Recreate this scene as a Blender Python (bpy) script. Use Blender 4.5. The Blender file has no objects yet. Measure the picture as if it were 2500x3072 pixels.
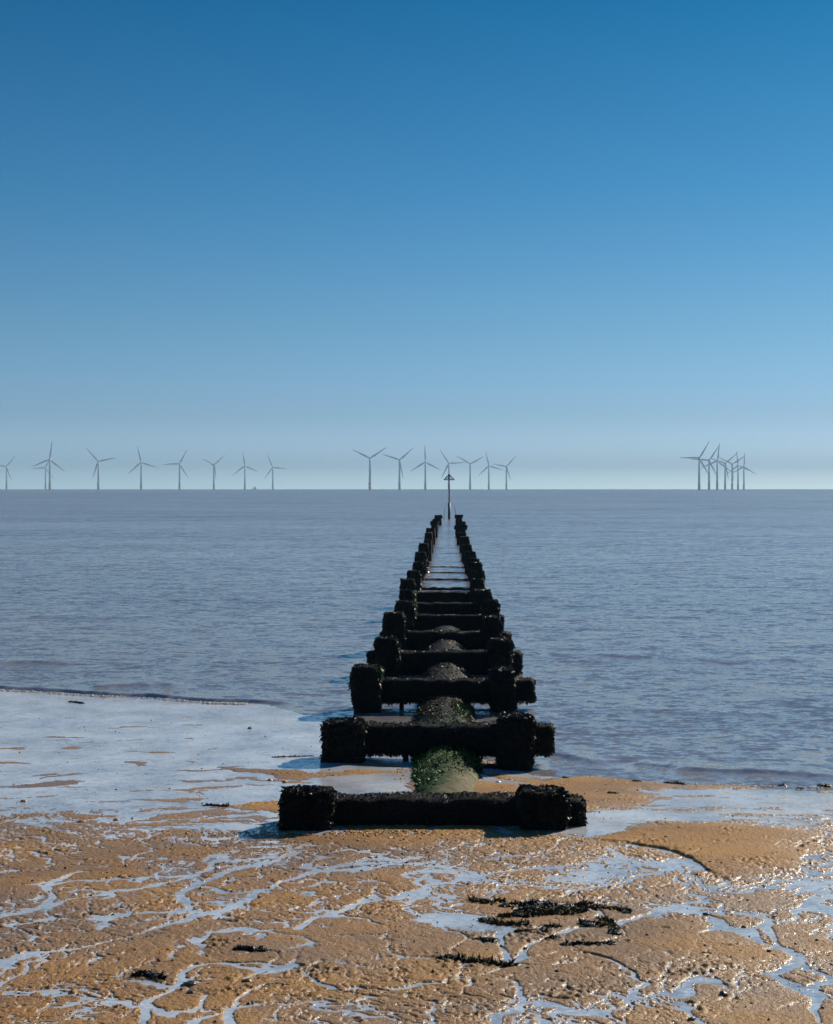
import bpy, math, random
import numpy as np
from mathutils import Vector, Matrix, noise as mnoise

random.seed(11)
rng = np.random.default_rng(11)
scene = bpy.context.scene
col = scene.collection
R = math.radians

# ------------------------------------------------------------------ camera
F_PX, HOR, CX, CAM_H = 4323.0, 1466.0, 1250.0, 2.85
PW, PH = 2500.0, 3072.0
cam_d = bpy.data.cameras.new('camera')
cam = bpy.data.objects.new('camera', cam_d); col.objects.link(cam)
cam.location = (0, 0, CAM_H)
cam.rotation_euler = (R(90), 0, 0)
cam_d.sensor_fit = 'VERTICAL'
cam_d.sensor_height = 36.0
cam_d.sensor_width = 36.0 * PW / PH
cam_d.lens = 36.0 * F_PX / PH
cam_d.shift_y = -(PH / 2 - HOR) / PH
cam_d.clip_start = 0.1
cam_d.clip_end = 40000
scene.camera = cam

def gp(px, py, z=0.0):
    """point where the photo's pixel meets height z"""
    Y = F_PX * (CAM_H - z) / (py - HOR)
    return (px - CX) * Y / F_PX, Y

# ------------------------------------------------------------------ light
SUN_AZ, SUN_EL = 42.0, 30.0
s = Vector((math.sin(R(SUN_AZ)) * math.cos(R(SUN_EL)), math.cos(R(SUN_AZ)) * math.cos(R(SUN_EL)), math.sin(R(SUN_EL))))
ld = bpy.data.lights.new('sun', 'SUN'); ld.energy = 4.7; ld.angle = R(0.5); ld.color = (1.0, 0.87, 0.69)
lo = bpy.data.objects.new('sun', ld); col.objects.link(lo)
lo.rotation_euler = s.to_track_quat('Z', 'Y').to_euler()

w = bpy.data.worlds.new('World'); scene.world = w; w.use_nodes = True
nt = w.node_tree; nt.nodes.clear()
sky = nt.nodes.new('ShaderNodeTexSky'); sky.sky_type = 'NISHITA'; sky.sun_disc = False
sky.sun_elevation = R(SUN_EL); sky.sun_rotation = R(SUN_AZ)
sky.altitude = 0; sky.air_density = 1.0; sky.dust_density = 0.3; sky.ozone_density = 3.0
gm = nt.nodes.new('ShaderNodeGamma'); gm.inputs[1].default_value = 1.0
hs = nt.nodes.new('ShaderNodeHueSaturation'); hs.inputs['Saturation'].default_value = 1.0; hs.inputs['Value'].default_value = 1.0
bg = nt.nodes.new('ShaderNodeBackground'); bg.inputs[1].default_value = 0.075
wo = nt.nodes.new('ShaderNodeOutputWorld')
tcw = nt.nodes.new('ShaderNodeTexCoord'); spw = nt.nodes.new('ShaderNodeSeparateXYZ'); nt.links.new(tcw.outputs['Generated'], spw.inputs[0])
rw = nt.nodes.new('ShaderNodeValToRGB'); nt.links.new(spw.outputs['Z'], rw.inputs[0])
SKY = [(0.0, (1.7, 2.35, 3.7)), (0.007, (1.4, 1.9, 2.95)), (0.018, (0.78, 1.05, 1.72)), (0.05, (0.50, 0.71, 1.07)), (0.11, (0.37, 0.65, 0.86)), (0.20, (0.17, 0.56, 0.78)), (0.33, (0.0, 0.42, 0.64)), (1.0, (0.2, 0.6, 0.85))]
while len(rw.color_ramp.elements) < len(SKY): rw.color_ramp.elements.new(0.5)
for e, (p, c) in zip(rw.color_ramp.elements, SKY): e.position = p; e.color = (*c, 1)
mw = nt.nodes.new('ShaderNodeMix'); mw.data_type = 'RGBA'; mw.blend_type = 'MULTIPLY'; mw.inputs[0].default_value = 1
mw.clamp_result = False
nt.links.new(sky.outputs[0], mw.inputs[6]); nt.links.new(rw.outputs[0], mw.inputs[7])
nt.links.new(mw.outputs[2], hs.inputs['Color']); nt.links.new(hs.outputs[0], gm.inputs[0])
nt.links.new(gm.outputs[0], bg.inputs[0]); nt.links.new(bg.outputs[0], wo.inputs[0])
vs = scene.view_settings
vs.view_transform = 'Standard'; vs.look = 'None'; vs.gamma = 1; vs.exposure = 0.22; vs.use_curve_mapping = False

# ------------------------------------------------------------------ node helper
class NM:
    def __init__(self, name):
        self.m = bpy.data.materials.new(name); self.m.use_nodes = True
        self.t = self.m.node_tree; self.t.nodes.clear()
        self.out = self.t.nodes.new('ShaderNodeOutputMaterial')
        self.b = self.t.nodes.new('ShaderNodeBsdfPrincipled')
        self.t.links.new(self.b.outputs[0], self.out.inputs[0])
    def n(self, typ, **kw):
        nd = self.t.nodes.new(typ)
        for k, v in kw.items():
            if k.startswith('_'): setattr(nd, k[1:], v)
        return nd
    def l(self, a, b): self.t.links.new(a, b)
    def coords(self, sc=(1, 1, 1), obj=False):
        tc = self.n('ShaderNodeTexCoord'); mp = self.n('ShaderNodeMapping')
        self.l(tc.outputs['Object'], mp.inputs[0]); mp.inputs['Scale'].default_value = sc
        return mp.outputs[0]
    def noise(self, vec, scale, detail=3, rough=0.55, dist=0.0):
        nd = self.n('ShaderNodeTexNoise'); self.l(vec, nd.inputs['Vector'])
        nd.inputs['Scale'].default_value = scale; nd.inputs['Detail'].default_value = detail
        nd.inputs['Roughness'].default_value = rough; nd.inputs['Distortion'].default_value = dist
        return nd.outputs['Fac']
    def ramp(self, fac, stops):
        nd = self.n('ShaderNodeValToRGB'); self.l(fac, nd.inputs[0])
        cr = nd.color_ramp
        while len(cr.elements) < len(stops): cr.elements.new(0.5)
        for e, (p, c) in zip(cr.elements, stops):
            e.position = p; e.color = (*c, 1) if len(c) == 3 else c
        return nd.outputs[0]
    def math(self, op, a, b=None):
        nd = self.n('ShaderNodeMath', _operation=op)
        for i, v in enumerate((a, b)):
            if v is None: continue
            if isinstance(v, (int, float)): nd.inputs[i].default_value = v
            else: self.l(v, nd.inputs[i])
        return nd.outputs[0]
    def bump(self, h, dist, strength=1.0, prev=None):
        nd = self.n('ShaderNodeBump'); self.l(h, nd.inputs['Height'])
        nd.inputs['Distance'].default_value = dist; nd.inputs['Strength'].default_value = strength
        if prev is not None: self.l(prev, nd.inputs['Normal'])
        return nd.outputs[0]
    def mix(self, fac, a, b):
        nd = self.n('ShaderNodeMix', _data_type='RGBA')
        for i, v in ((0, fac), (6, a), (7, b)):
            if isinstance(v, (int, float)): nd.inputs[i].default_value = v
            elif isinstance(v, tuple): nd.inputs[i].default_value = (*v, 1)
            else: self.l(v, nd.inputs[i])
        return nd.outputs[2]
    def set(self, **kw):
        for k, v in kw.items():
            k = k.replace('_', ' ')
            if isinstance(v, tuple): self.b.inputs[k].default_value = (*v, 1)
            elif isinstance(v, (int, float)): self.b.inputs[k].default_value = v
            else: self.l(v, self.b.inputs[k])

def mat_sand():
    m = NM('wet_sand'); v = m.coords()
    c = m.ramp(m.noise(v, 0.9, 4), [(0.3, (0.42, 0.205, 0.044)), (0.7, (0.58, 0.30, 0.068))])
    fine = m.noise(v, 140, 2, 0.7)
    c = m.mix(m.ramp(fine, [(0.35, (0, 0, 0)), (0.7, (1, 1, 1))]), c, (0.32, 0.17, 0.045))
    # scattered dark and orange shell grit
    vo = m.n('ShaderNodeTexVoronoi'); m.l(v, vo.inputs['Vector']); vo.inputs['Scale'].default_value = 45
    grit = m.ramp(vo.outputs['Distance'], [(0.07, (1, 1, 1)), (0.11, (0, 0, 0))])
    sparse = m.ramp(m.noise(v, 3.0, 3), [(0.55, (0, 0, 0)), (0.72, (1, 1, 1))])
    g = m.math('MULTIPLY', grit, sparse)
    c = m.mix(g, c, (0.12, 0.07, 0.04))
    b1 = m.bump(m.noise(m.coords((1, .8, 1)), 60, 3, 0.7, 0.4), 0.010, 0.9)
    b2 = m.bump(m.noise(v, 170, 2, 0.6), 0.0022, 0.8, b1)
    at = m.n('ShaderNodeAttribute'); at.attribute_name = 'wet'; wet = at.outputs['Fac']
    zone = m.ramp(m.noise(m.coords((0.7, 1, 1)), 0.55, 4, 0.6), [(0.40, (0, 0, 0)), (0.58, (1, 1, 1))])
    c = m.mix(zone, (0.25, 0.155, 0.085), c)
    broad = m.ramp(m.noise(m.coords((0.6, 1, 1)), 0.8, 4, 0.65), [(0.35, (0.72, 0.70, 0.72)), (0.65, (1, 1, 1))])
    mx = m.n('ShaderNodeMix', _data_type='RGBA', _blend_type='MULTIPLY'); mx.inputs[0].default_value = 1; m.l(c, mx.inputs[6]); m.l(broad, mx.inputs[7])
    c = mx.outputs[2]
    c = m.mix(m.math('MULTIPLY', wet, 0.45), c, (0.24, 0.13, 0.045))
    rg = m.math('SUBTRACT', 0.62, m.math('MULTIPLY', wet, 0.42))
    m.set(Base_Color=c, Roughness=rg, IOR=m.math('ADD', 1.28, m.math('MULTIPLY', wet, 0.6)), Normal=b2)
    return m.m

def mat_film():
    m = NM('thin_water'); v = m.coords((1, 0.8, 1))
    c = m.ramp(m.noise(v, 1.5, 3), [(0.35, (0.40, 0.43, 0.48)), (0.65, (0.66, 0.70, 0.76))])  # silvery sky glare painted into the water colour, in brighter and dimmer patches
    geo = m.n('ShaderNodeNewGeometry'); acc = geo.outputs['Normal']
    for sc, scale, det, ax, ay in (((0.6, 1, 1), 1.6, 3, 0.10, 0.22), ((0.7, 1, 1), 9, 3, 0.22, 0.46), ((0.8, 1, 1), 34, 3, 0.34, 0.62)):
        nd = m.n('ShaderNodeTexNoise'); m.l(m.coords(sc), nd.inputs['Vector']); nd.inputs['Scale'].default_value = scale
        nd.inputs['Detail'].default_value = det; nd.inputs['Roughness'].default_value = 0.6; nd.inputs['Distortion'].default_value = 0.5
        v1 = m.n('ShaderNodeVectorMath', _operation='SUBTRACT'); m.l(nd.outputs['Color'], v1.inputs[0]); v1.inputs[1].default_value = (.5, .5, .5)
        v2 = m.n('ShaderNodeVectorMath', _operation='MULTIPLY'); m.l(v1.outputs[0], v2.inputs[0]); v2.inputs[1].default_value = (ax, ay, 0)
        v3 = m.n('ShaderNodeVectorMath', _operation='ADD'); m.l(acc, v3.inputs[0]); m.l(v2.outputs[0], v3.inputs[1]); acc = v3.outputs[0]
    nv = m.n('ShaderNodeVectorMath', _operation='NORMALIZE'); m.l(acc, nv.inputs[0])
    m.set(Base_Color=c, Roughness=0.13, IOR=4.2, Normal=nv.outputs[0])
    return m.m

def mat_sea():
    m = NM('sea_water'); v = m.coords((0.55, 1.0, 1))
    patch = m.noise(m.coords((0.25, 1, 1)), 0.06, 4, 0.6)
    c = m.ramp(patch, [(0.3, (0.18, 0.17, 0.18)), (0.7, (0.28, 0.265, 0.275))])
    geo = m.n('ShaderNodeNewGeometry'); acc = geo.outputs['Normal']
    tcs = m.n('ShaderNodeTexCoord'); sps = m.n('ShaderNodeSeparateXYZ'); m.l(tcs.outputs['Object'], sps.inputs[0])
    off = m.math('MAXIMUM', m.math('SUBTRACT', sps.outputs['Y'], 14.0), 0.0)
    class offc: outputs = [m.math('DIVIDE', off, m.math('ADD', off, 90.0))]     # 0 at the shore, 1 far out
    chop = m.math('ADD', 0.85, m.math('MULTIPLY', m.math('POWER', offc.outputs[0], 0.5), 0.45))
    base_n = acc; acc = None
    for sc, scale, det, ax, ay in (((0.3, 1, 1), 0.03, 3, 0.14, 0.32), ((0.4, 1, 1), 0.14, 3, 0.14, 0.34), ((0.5, 1, 1), 0.6, 2, 0.10, 0.22), ((0.65, 1, 1), 2.4, 3, 0.40, 0.68), ((0.8, 1, 1), 6, 3, 0.42, 0.70), ((0.8, 1, 1), 14, 2, 0.38, 0.6)):
        nd = m.n('ShaderNodeTexNoise'); m.l(m.coords(sc), nd.inputs['Vector']); nd.inputs['Scale'].default_value = scale
        nd.inputs['Detail'].default_value = det; nd.inputs['Roughness'].default_value = 0.6; nd.inputs['Distortion'].default_value = 0.3
        v1 = m.n('ShaderNodeVectorMath', _operation='SUBTRACT'); m.l(nd.outputs['Color'], v1.inputs[0]); v1.inputs[1].default_value = (.5, .5, .5)
        v2 = m.n('ShaderNodeVectorMath', _operation='MULTIPLY'); m.l(v1.outputs[0], v2.inputs[0]); v2.inputs[1].default_value = (ax, ay, 0)
        if scale < 0.2:
            vq = m.n('ShaderNodeVectorMath', _operation='SCALE'); m.l(v2.outputs[0], vq.inputs[0]); m.l(offc.outputs[0], vq.inputs['Scale']); v2 = vq
        if acc is None: acc = v2.outputs[0]; continue
        v3 = m.n('ShaderNodeVectorMath', _operation='ADD'); m.l(acc, v3.inputs[0]); m.l(v2.outputs[0], v3.inputs[1]); acc = v3.outputs[0]
    vsx = m.n('ShaderNodeVectorMath', _operation='SCALE'); m.l(acc, vsx.inputs[0]); m.l(chop, vsx.inputs['Scale'])
    v3 = m.n('ShaderNodeVectorMath', _operation='ADD'); m.l(base_n, v3.inputs[0]); m.l(vsx.outputs[0], v3.inputs[1]); acc = v3.outputs[0]
    nv = m.n('ShaderNodeVectorMath', _operation='NORMALIZE'); m.l(acc, nv.inputs[0])
    m.set(Base_Color=c, Roughness=m.math('ADD', 0.08, m.math('MULTIPLY', m.math('POWER', offc.outputs[0], 0.5), 0.17)), IOR=2.9, Normal=nv.outputs[0])
    return m.m

def mat_weed(name, base, green, amount, rough=0.32):
    m = NM(name); v = m.coords()
    n1 = m.noise(v, 7, 4, 0.65)
    c = m.mix(m.ramp(n1, [(amount, (0, 0, 0)), (amount + 0.1, (1, 1, 1))]), base, green)
    c = m.mix(m.ramp(m.noise(v, 60, 2), [(0.55, (0, 0, 0)), (0.75, (1, 1, 1))]), c, (0.03, 0.028, 0.02))
    m.set(Base_Color=c, Roughness=rough, IOR=(1.34 if rough < .3 else 1.28), Normal=m.bump(m.noise(v, 90, 3, 0.7), 0.008, 0.9))
    return m.m

def mat_simple(name, c1, c2, rough, scale=8, bump=0.002, metallic=0.0):
    m = NM(name); v = m.coords()
    n1 = m.noise(v, scale, 4, 0.6)
    m.set(Base_Color=m.ramp(n1, [(0.3, c1), (0.7, c2)]), Roughness=rough, Metallic=metallic,
          Normal=m.bump(m.noise(v, scale * 4, 3), bump, 0.8))
    return m.m

def mat_pipe():
    m = NM('algae_covered_pipe'); v = m.coords()
    tc = m.n('ShaderNodeTexCoord'); sp = m.n('ShaderNodeSeparateXYZ'); m.l(tc.outputs['Object'], sp.inputs[0])
    silt = m.ramp(m.noise(m.coords((3, 1, 3)), 4, 4, 0.6), [(0.3, (0.09, 0.085, 0.04)), (0.7, (0.18, 0.155, 0.075))])
    green = m.ramp(m.noise(v, 24, 4, 0.7), [(0.3, (0.008, 0.026, 0.004)), (0.75, (0.035, 0.105, 0.01))])
    black = m.ramp(m.noise(v, 18, 4), [(0.3, (0.006, 0.006, 0.005)), (0.8, (0.022, 0.02, 0.015))])
    # silt bank clings to the crown and landward side, weed to the far side of it
    a = m.math('ADD', m.math('MULTIPLY', m.noise(v, 3.5, 4, 0.6), 0.9), m.math('MULTIPLY', sp.outputs['X'], 0.9))
    c = m.mix(m.ramp(a, [(0.38, (0, 0, 0)), (0.50, (1, 1, 1))]), green, silt)
    far = m.math('ADD', m.math('MULTIPLY', sp.outputs['Y'], 0.22), m.math('MULTIPLY', m.noise(v, 5, 4), 0.9))
    c = m.mix(m.ramp(far, [(0.90, (0, 0, 0)), (1.0, (1, 1, 1))]), c, green)
    far2 = m.math('ADD', m.math('MULTIPLY', sp.outputs['Y'], 0.11), m.math('MULTIPLY', m.noise(v, 6, 4), 0.9))
    c = m.mix(m.ramp(far2, [(0.9, (0, 0, 0)), (1.1, (1, 1, 1))]), c, black)
    m.set(Base_Color=c, Roughness=0.6, IOR=1.25, Normal=m.bump(m.noise(m.coords((1, 5, 1)), 14, 4, 0.7), 0.02, 1.0))
    return m.m

M = dict(
    sand=mat_sand(), film=mat_film(), sea=mat_sea(), pipe=mat_pipe(),
    timber=mat_weed('weed_blackened_timber', (0.004, 0.004, 0.0035), (0.007, 0.008, 0.005), 0.6, 0.8),
    weed=mat_weed('dark_bladder_weed', (0.004, 0.004, 0.0028), (0.010, 0.017, 0.005), 0.54, 0.22),
    wrack=mat_weed('olive_wrack', (0.03, 0.022, 0.009), (0.11, 0.075, 0.02), 0.5, 0.4),
    lettuce=mat_weed('green_sea_lettuce', (0.02, 0.07, 0.01), (0.05, 0.16, 0.02), 0.45, 0.35),
    white=mat_simple('turbine_grey_paint', (0.5, 0.52, 0.54), (0.56, 0.58, 0.60), 0.5, 0.2, 0.0),
    yellow=mat_simple('yellow_paint', (0.50, 0.33, 0.05), (0.42, 0.27, 0.05), 0.5, 0.2, 0.0),
    steel=mat_simple('dark_painted_steel', (0.012, 0.03, 0.035), (0.03, 0.05, 0.055), 0.5, 6),
    rust=mat_simple('rusty_steel', (0.03, 0.02, 0.02), (0.14, 0.06, 0.03), 0.7, 3),
    ship=mat_simple('ship_grey_paint', (0.12, 0.14, 0.17), (0.2, 0.22, 0.25), 0.6, 0.3, 0.0),
    stone=mat_simple('dark_wet_stone', (0.03, 0.026, 0.02), (0.10, 0.08, 0.06), 0.3, 25, 0.003),
    flint=mat_simple('orange_flint', (0.42, 0.17, 0.06), (0.6, 0.32, 0.14), 0.4, 30, 0.002),
    foam=mat_simple('sea_foam', (0.42, 0.40, 0.36), (0.62, 0.61, 0.58), 0.6, 30, 0.002),
    shell=mat_simple('white_shell', (0.6, 0.57, 0.52), (0.75, 0.72, 0.68), 0.4, 30, 0.002),
)

# ------------------------------------------------------------------ object helpers
def tag(o, label=None, cat=None, group=None, kind=None):
    if label: o['label'] = label
    if cat: o['category'] = cat
    if group: o['group'] = group
    if kind: o['kind'] = kind
    return o
def empty(name, loc):
    o = bpy.data.objects.new(name, None); col.objects.link(o); o.location = loc; o.empty_display_size = 0.2
    return o
def link(name, me, mat, parent=None, loc=(0, 0, 0), smooth=False):
    if isinstance(mat, (list, tuple)):
        for x in mat: me.materials.append(x)
    elif mat is not None: me.materials.append(mat)
    o = bpy.data.objects.new(name, me); col.objects.link(o); o.location = loc
    if parent: o.parent = parent
    if smooth: me.polygons.foreach_set('use_smooth', [True] * len(me.polygons))
    return o
def np_mesh(name, co, faces):
    """co (n,3), faces (m,k) constant k"""
    me = bpy.data.meshes.new(name)
    co = np.ascontiguousarray(co, dtype=np.float32); faces = np.ascontiguousarray(faces, dtype=np.int32)
    me.vertices.add(len(co)); me.vertices.foreach_set('co', co.ravel())
    k = faces.shape[1]
    me.loops.add(faces.size); me.loops.foreach_set('vertex_index', faces.ravel())
    me.polygons.add(len(faces)); me.polygons.foreach_set('loop_start', np.arange(0, faces.size, k, dtype=np.int32))
    me.polygons.foreach_set('loop_total', np.full(len(faces), k, dtype=np.int32))
    me.update(calc_edges=True); me.validate()
    return me
def join(parts):
    co, fa, n = [], [], 0
    for c, f in parts:
        c = np.asarray(c, float); f = np.asarray(f, int)
        co.append(c); fa.append(f + n); n += len(c)
    return np.vstack(co), np.vstack(fa)

# ---- numpy gradient noise
_perm = rng.permutation(4096); _ang = rng.random(4096) * 2 * np.pi
_gx, _gy = np.cos(_ang), np.sin(_ang)
def perlin(x, y, seed=0):
    xi = np.floor(x).astype(np.int64); yi = np.floor(y).astype(np.int64)
    xf = x - xi; yf = y - yi
    u = xf * xf * xf * (xf * (xf * 6 - 15) + 10); v = yf * yf * yf * (yf * (yf * 6 - 15) + 10)
    def g(ix, iy, dx, dy):
        h = _perm[(_perm[(ix + seed * 131) & 4095] + iy) & 4095]
        return _gx[h] * dx + _gy[h] * dy
    a = g(xi, yi, xf, yf); b = g(xi + 1, yi, xf - 1, yf)
    c = g(xi, yi + 1, xf, yf - 1); d = g(xi + 1, yi + 1, xf - 1, yf - 1)
    return ((a + (b - a) * u) + ((c + (d - c) * u) - (a + (b - a) * u)) * v) * 1.41
def fbm(x, y, seed, oct=3, gain=0.5):
    t = np.zeros_like(x); a = 1.0; s_ = 0
    for i in range(oct):
        t += a * perlin(x * 2 ** i, y * 2 ** i, seed + i * 7); s_ += a; a *= gain
    return t / s_
def sstep(a, b, x):
    t = np.clip((x - a) / (b - a), 0, 1); return t * t * (3 - 2 * t)

# ------------------------------------------------------------------ terrain
SH_X = [-60, -12, -5.95, -2.1, -0.8, 0.3, 1.2, 2.4, 3.9, 12, 60]
SH_Y = [26, 21.6, 20.6, 19.2, 17.4, 15.9, 14.3, 13.9, 13.55, 12.9, 11]
def base_z(X, Y):
    Ys = np.interp(X, SH_X, SH_Y)
    s_ = (Ys - Y) / np.maximum(Ys - 11.0, 1.0)
    zin = 0.25 * np.clip(s_, 0, 1) ** 1.35
    z = np.where(Y < 11, 0.25 + 0.045 * (11 - Y), np.where(s_ > 0, zin, -0.05 * (Y - Ys)))
    z = np.where((Y >= 11) & (s_ > 0), zin, z)
    return np.maximum(z, -3.0)
def zfix(px, py):
    z = 0.2
    for _ in range(6):
        X, Y = gp(px, py, z); z = float(base_z(np.array([X]), np.array([Y]))[0])
    return X, Y, z
# raised dry banks (+) and pools (-): px centre, px radii, metres, tilt(px)
BLOBS = [
    (1850, 2485, 100, 26, -0.014), (1980, 2450, 140, 14, -0.006),
    (250, 2410, 800, 60, -0.0022), (1080, 2318, 120, 8, 0.010), (1120, 2296, 70, 5, 0.012),
    (300, 2085, 700, 40, -0.012), (900, 2150, 240, 60, -0.012), (1120, 2350, 110, 50, -0.010),
    (1560, 2385, 300, 48, 0.030), (1800, 2360, 190, 26, 0.020), (1560, 2430, 190, 30, 0.014), (1420, 2350, 80, 30, 0.010),
    (2140, 2500, 240, 52, 0.024), (2240, 2565, 180, 28, 0.014), (2000, 2505, 130, 26, 0.012),
    (870, 2322, 150, 13, 0.014), (800, 2420, 100, 14, 0.013), (1000, 2380, 170, 45, -0.005),
    (1010, 2520, 180, 14, 0.010), (1300, 2515, 220, 12, 0.008), (1250, 2545, 260, 18, 0.004),
    (400, 2250, 560, 120, -0.0035), (200, 2180, 400, 80, -0.003), (900, 2240, 200, 60, -0.008),
    (800, 2395, 400, 25, -0.003), (1900, 2445, 230, 20, -0.009), (2350, 2400, 300, 40, -0.004), (1860, 2600, 220, 45, -0.0015),
    (2150, 2660, 330, 40, -0.001), (1500, 2650, 200, 30, -0.002), (1350, 2760, 120, 30, -0.007),
    (2450, 2620, 120, 120, -0.003), (1950, 2610, 420, 60, -0.0022), (2300, 2720, 260, 60, -0.0012), (600, 2590, 360, 40, -0.003), (1200, 2600, 150, 40, -0.004),
    (1780, 2820, 300, 90, 0.006), (2050, 2830, 260, 70, 0.004), (1380, 2880, 330, 70, 0.005), (2300, 3050, 420, 50, 0.006),
    (500, 2850, 420, 80, 0.004), (900, 2960, 400, 60, 0.004), (1500, 2960, 260, 60, 0.004), (100, 2600, 160, 40, 0.003),
]
# larger streams of run-off traced over the beach, px polyline and half width in metres
STREAMS = [
    ([(0, 2905), (90, 2860), (240, 2840), (420, 2800), (560, 2770), (700, 2720), (860, 2640), (1000, 2600), (1150, 2560)], .045),
    ([(560, 2770), (590, 2740), (550, 2680), (640, 2640), (760, 2600), (900, 2560)], .05),
    ([(430, 3072), (450, 3020), (520, 2960), (530, 2925), (600, 2900), (760, 2895), (900, 2905), (960, 2950), (1010, 2965)], .04),
    ([(1520, 2790), (1510, 2840), (1530, 2890), (1600, 2850), (1740, 2790), (1850, 2760), (1960, 2740), (2120, 2700)], .055),
    ([(1530, 2890), (1470, 2920), (1350, 2945), (1200, 2965)], .045),
    ([(1250, 2760), (1400, 2740), (1520, 2790)], .08),
    ([(1560, 2950), (1540, 3010), (1500, 3072)], .03),
    ([(1750, 2860), (1830, 2880), (1880, 2930), (1930, 2950), (1900, 2990), (1960, 3020)], .03),
    ([(2000, 2720), (2180, 2730), (2290, 2760), (2330, 2830), (2410, 2880), (2320, 2930), (2420, 2980), (2500, 2940)], .05),
    ([(2420, 2980), (2440, 3030), (2470, 3072)], .03),
    ([(650, 3072), (690, 3020), (760, 2980), (850, 2960)], .025),
    ([(0, 2760), (120, 2720), (300, 2680), (520, 2640), (700, 2600)], .045),
    ([(120, 2720), (130, 2660), (250, 2620)], .03),
    ([(1180, 2700), (1300, 2660), (1480, 2620), (1700, 2600)], .05),
    ([(900, 2790), (1000, 2740), (1120, 2700), (1180, 2700)], .04),
    ([(1950, 2600), (2040, 2575), (2120, 2545)], .03),
]
def sand_rel(X, Y, fine):
    """height of the sand above the run-off water level, metres; fine = 0..1 detail weight"""
    wx = X + 0.22 * perlin(X * 1.3, Y * 1.3, 3) + 0.07 * perlin(X * 4.5, Y * 4.5, 4) + 0.035 * perlin(X * 11, Y * 11, 41) + 0.014 * perlin(X * 27, Y * 27, 43)
    wy = Y + 0.25 * perlin(X * 1.2, Y * 1.2, 5) + 0.08 * perlin(X * 4.5, Y * 4.5, 6) + 0.035 * perlin(X * 11, Y * 11, 42) + 0.014 * perlin(X * 27, Y * 27, 44)
    n1 = perlin(wx * 1.5 + 3, wy * 1.2, 10); n2 = perlin(wx * 3.6, wy * 2.7 + 5, 11); n3 = perlin(wx * 7.5 + wy * 3, wy * 6.5 - wx * 2, 12); n4 = perlin(wx * 15 + wy * 7, wy * 14 - wx * 5, 26)
    wmod = 0.5 + 0.5 * perlin(X * 0.7, Y * 0.7, 13)
    c1 = np.exp(-(n1 / (0.020 + 0.045 * wmod)) ** 2)
    c2 = np.exp(-(n2 / (0.022 + 0.045 * wmod)) ** 2)
    swirl = sstep(-0.25, 0.3, perlin(X * 0.8, Y * 0.8, 14) + 0.5 * sstep(0.0, 2.0, X) * sstep(8.0, 9.5, Y))
    c3 = np.exp(-(n3 / 0.085) ** 2) * swirl; c4 = np.exp(-(n4 / 0.11) ** 2) * (0.45 + 0.55 * swirl)
    h = 0.0048 - 0.0095 * c1 * (0.45 + 0.55 * sstep(-0.3, 0.2, perlin(X * 2.4, Y * 2.4, 96))) - 0.0080 * c2 * (0.3 + 0.7 * sstep(-0.2, 0.3, perlin(X * 3, Y * 3, 97))) - 0.0068 * c3 - 0.0045 * c4 + 0.0036 * perlin(wx * 2.2, wy * 2.2, 15) + 0.0030 * perlin(wx * 7 + wy * 3, wy * 9, 16) + 0.0018 * perlin(wx * 18 + wy * 8, wy * 24, 17)
    # far, flatter wet zone: long low streaks
    st = perlin(wx * 0.9 + wy * 0.5, wy * 3.2 - wx * 0.6, 18)
    far = sstep(9.6, 13.8, Y + 0.8 * perlin(X * 0.5, Y * 0.6, 20))
    h = h * (1 - far) + far * (0.0075 * st + 0.005 * perlin(wx * 2.5 + wy, wy * 8 - wx * 2, 19) - 0.001)
    for (px, py, rx, ry, dz) in BLOBS:
        bx, by, bz = zfix(px, py)
        kx = rx * by / F_PX; ky = ry * by * by / (F_PX * (CAM_H - bz))
        q = ((wx - bx) / kx) ** 2 + ((wy - by) / ky) ** 2
        if abs(dz) > 0.0095 and dz > 0: h = h * (1 - 0.85 * np.exp(-q * q)) + dz * np.exp(-q * q)
        else: h = h + dz * np.exp(-q)
    # undercut edge of the sand bank right of the nearest frame
    P = [zfix(*p)[:2] for p in [(1890, 2532), (1960, 2541), (2030, 2558), (2075, 2580), (2120, 2606)]]
    dmin = np.full(X.shape, 9e9); sd = np.zeros(X.shape)
    jx = X + 0.02 * perlin(X * 8, Y * 8, 27); jy = Y + 0.03 * perlin(X * 7, Y * 7, 28)
    for (ax, ay), (bx, by) in zip(P[:-1], P[1:]):
        dx, dy = bx - ax, by - ay; L = dx * dx + dy * dy
        t = np.clip(((jx - ax) * dx + (jy - ay) * dy) / L, 0, 1)
        d_ = np.hypot(jx - ax - t * dx, jy - ay - t * dy); mm = d_ < dmin
        sd = np.where(mm, dx * (jy - ay) - dy * (jx - ax), sd); dmin = np.minimum(dmin, d_)
    h = h + np.where(sd > 0, 0.015 * np.exp(-(dmin / 0.30) ** 2) * sstep(0.0, 0.012, dmin), -0.006 * np.exp(-(dmin / 0.06) ** 2))
    for pts, hw in STREAMS:
        P = [zfix(*p)[:2] for p in pts]
        dmin = np.full(X.shape, 9e9)
        sx = X + 0.035 * perlin(X * 6, Y * 6, 21) + 0.08 * perlin(X * 2, Y * 2, 22); sy = Y + 0.05 * perlin(X * 6, Y * 6, 23) + 0.08 * perlin(X * 2, Y * 2, 24)
        for (ax, ay), (bx, by) in zip(P[:-1], P[1:]):
            dx, dy = bx - ax, by - ay; L = dx * dx + dy * dy
            t = np.clip(((sx - ax) * dx + (sy - ay) * dy) / L, 0, 1)
            dmin = np.minimum(dmin, np.hypot(sx - ax - t * dx, sy - ay - t * dy))
        ww = 0.42 * hw * (1 + 0.75 * perlin(X * 3, Y * 3, 25))
        brk = 0.55 + 0.45 * sstep(-0.25, 0.15, perlin(X * 2.1, Y * 2.1, 29))
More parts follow.
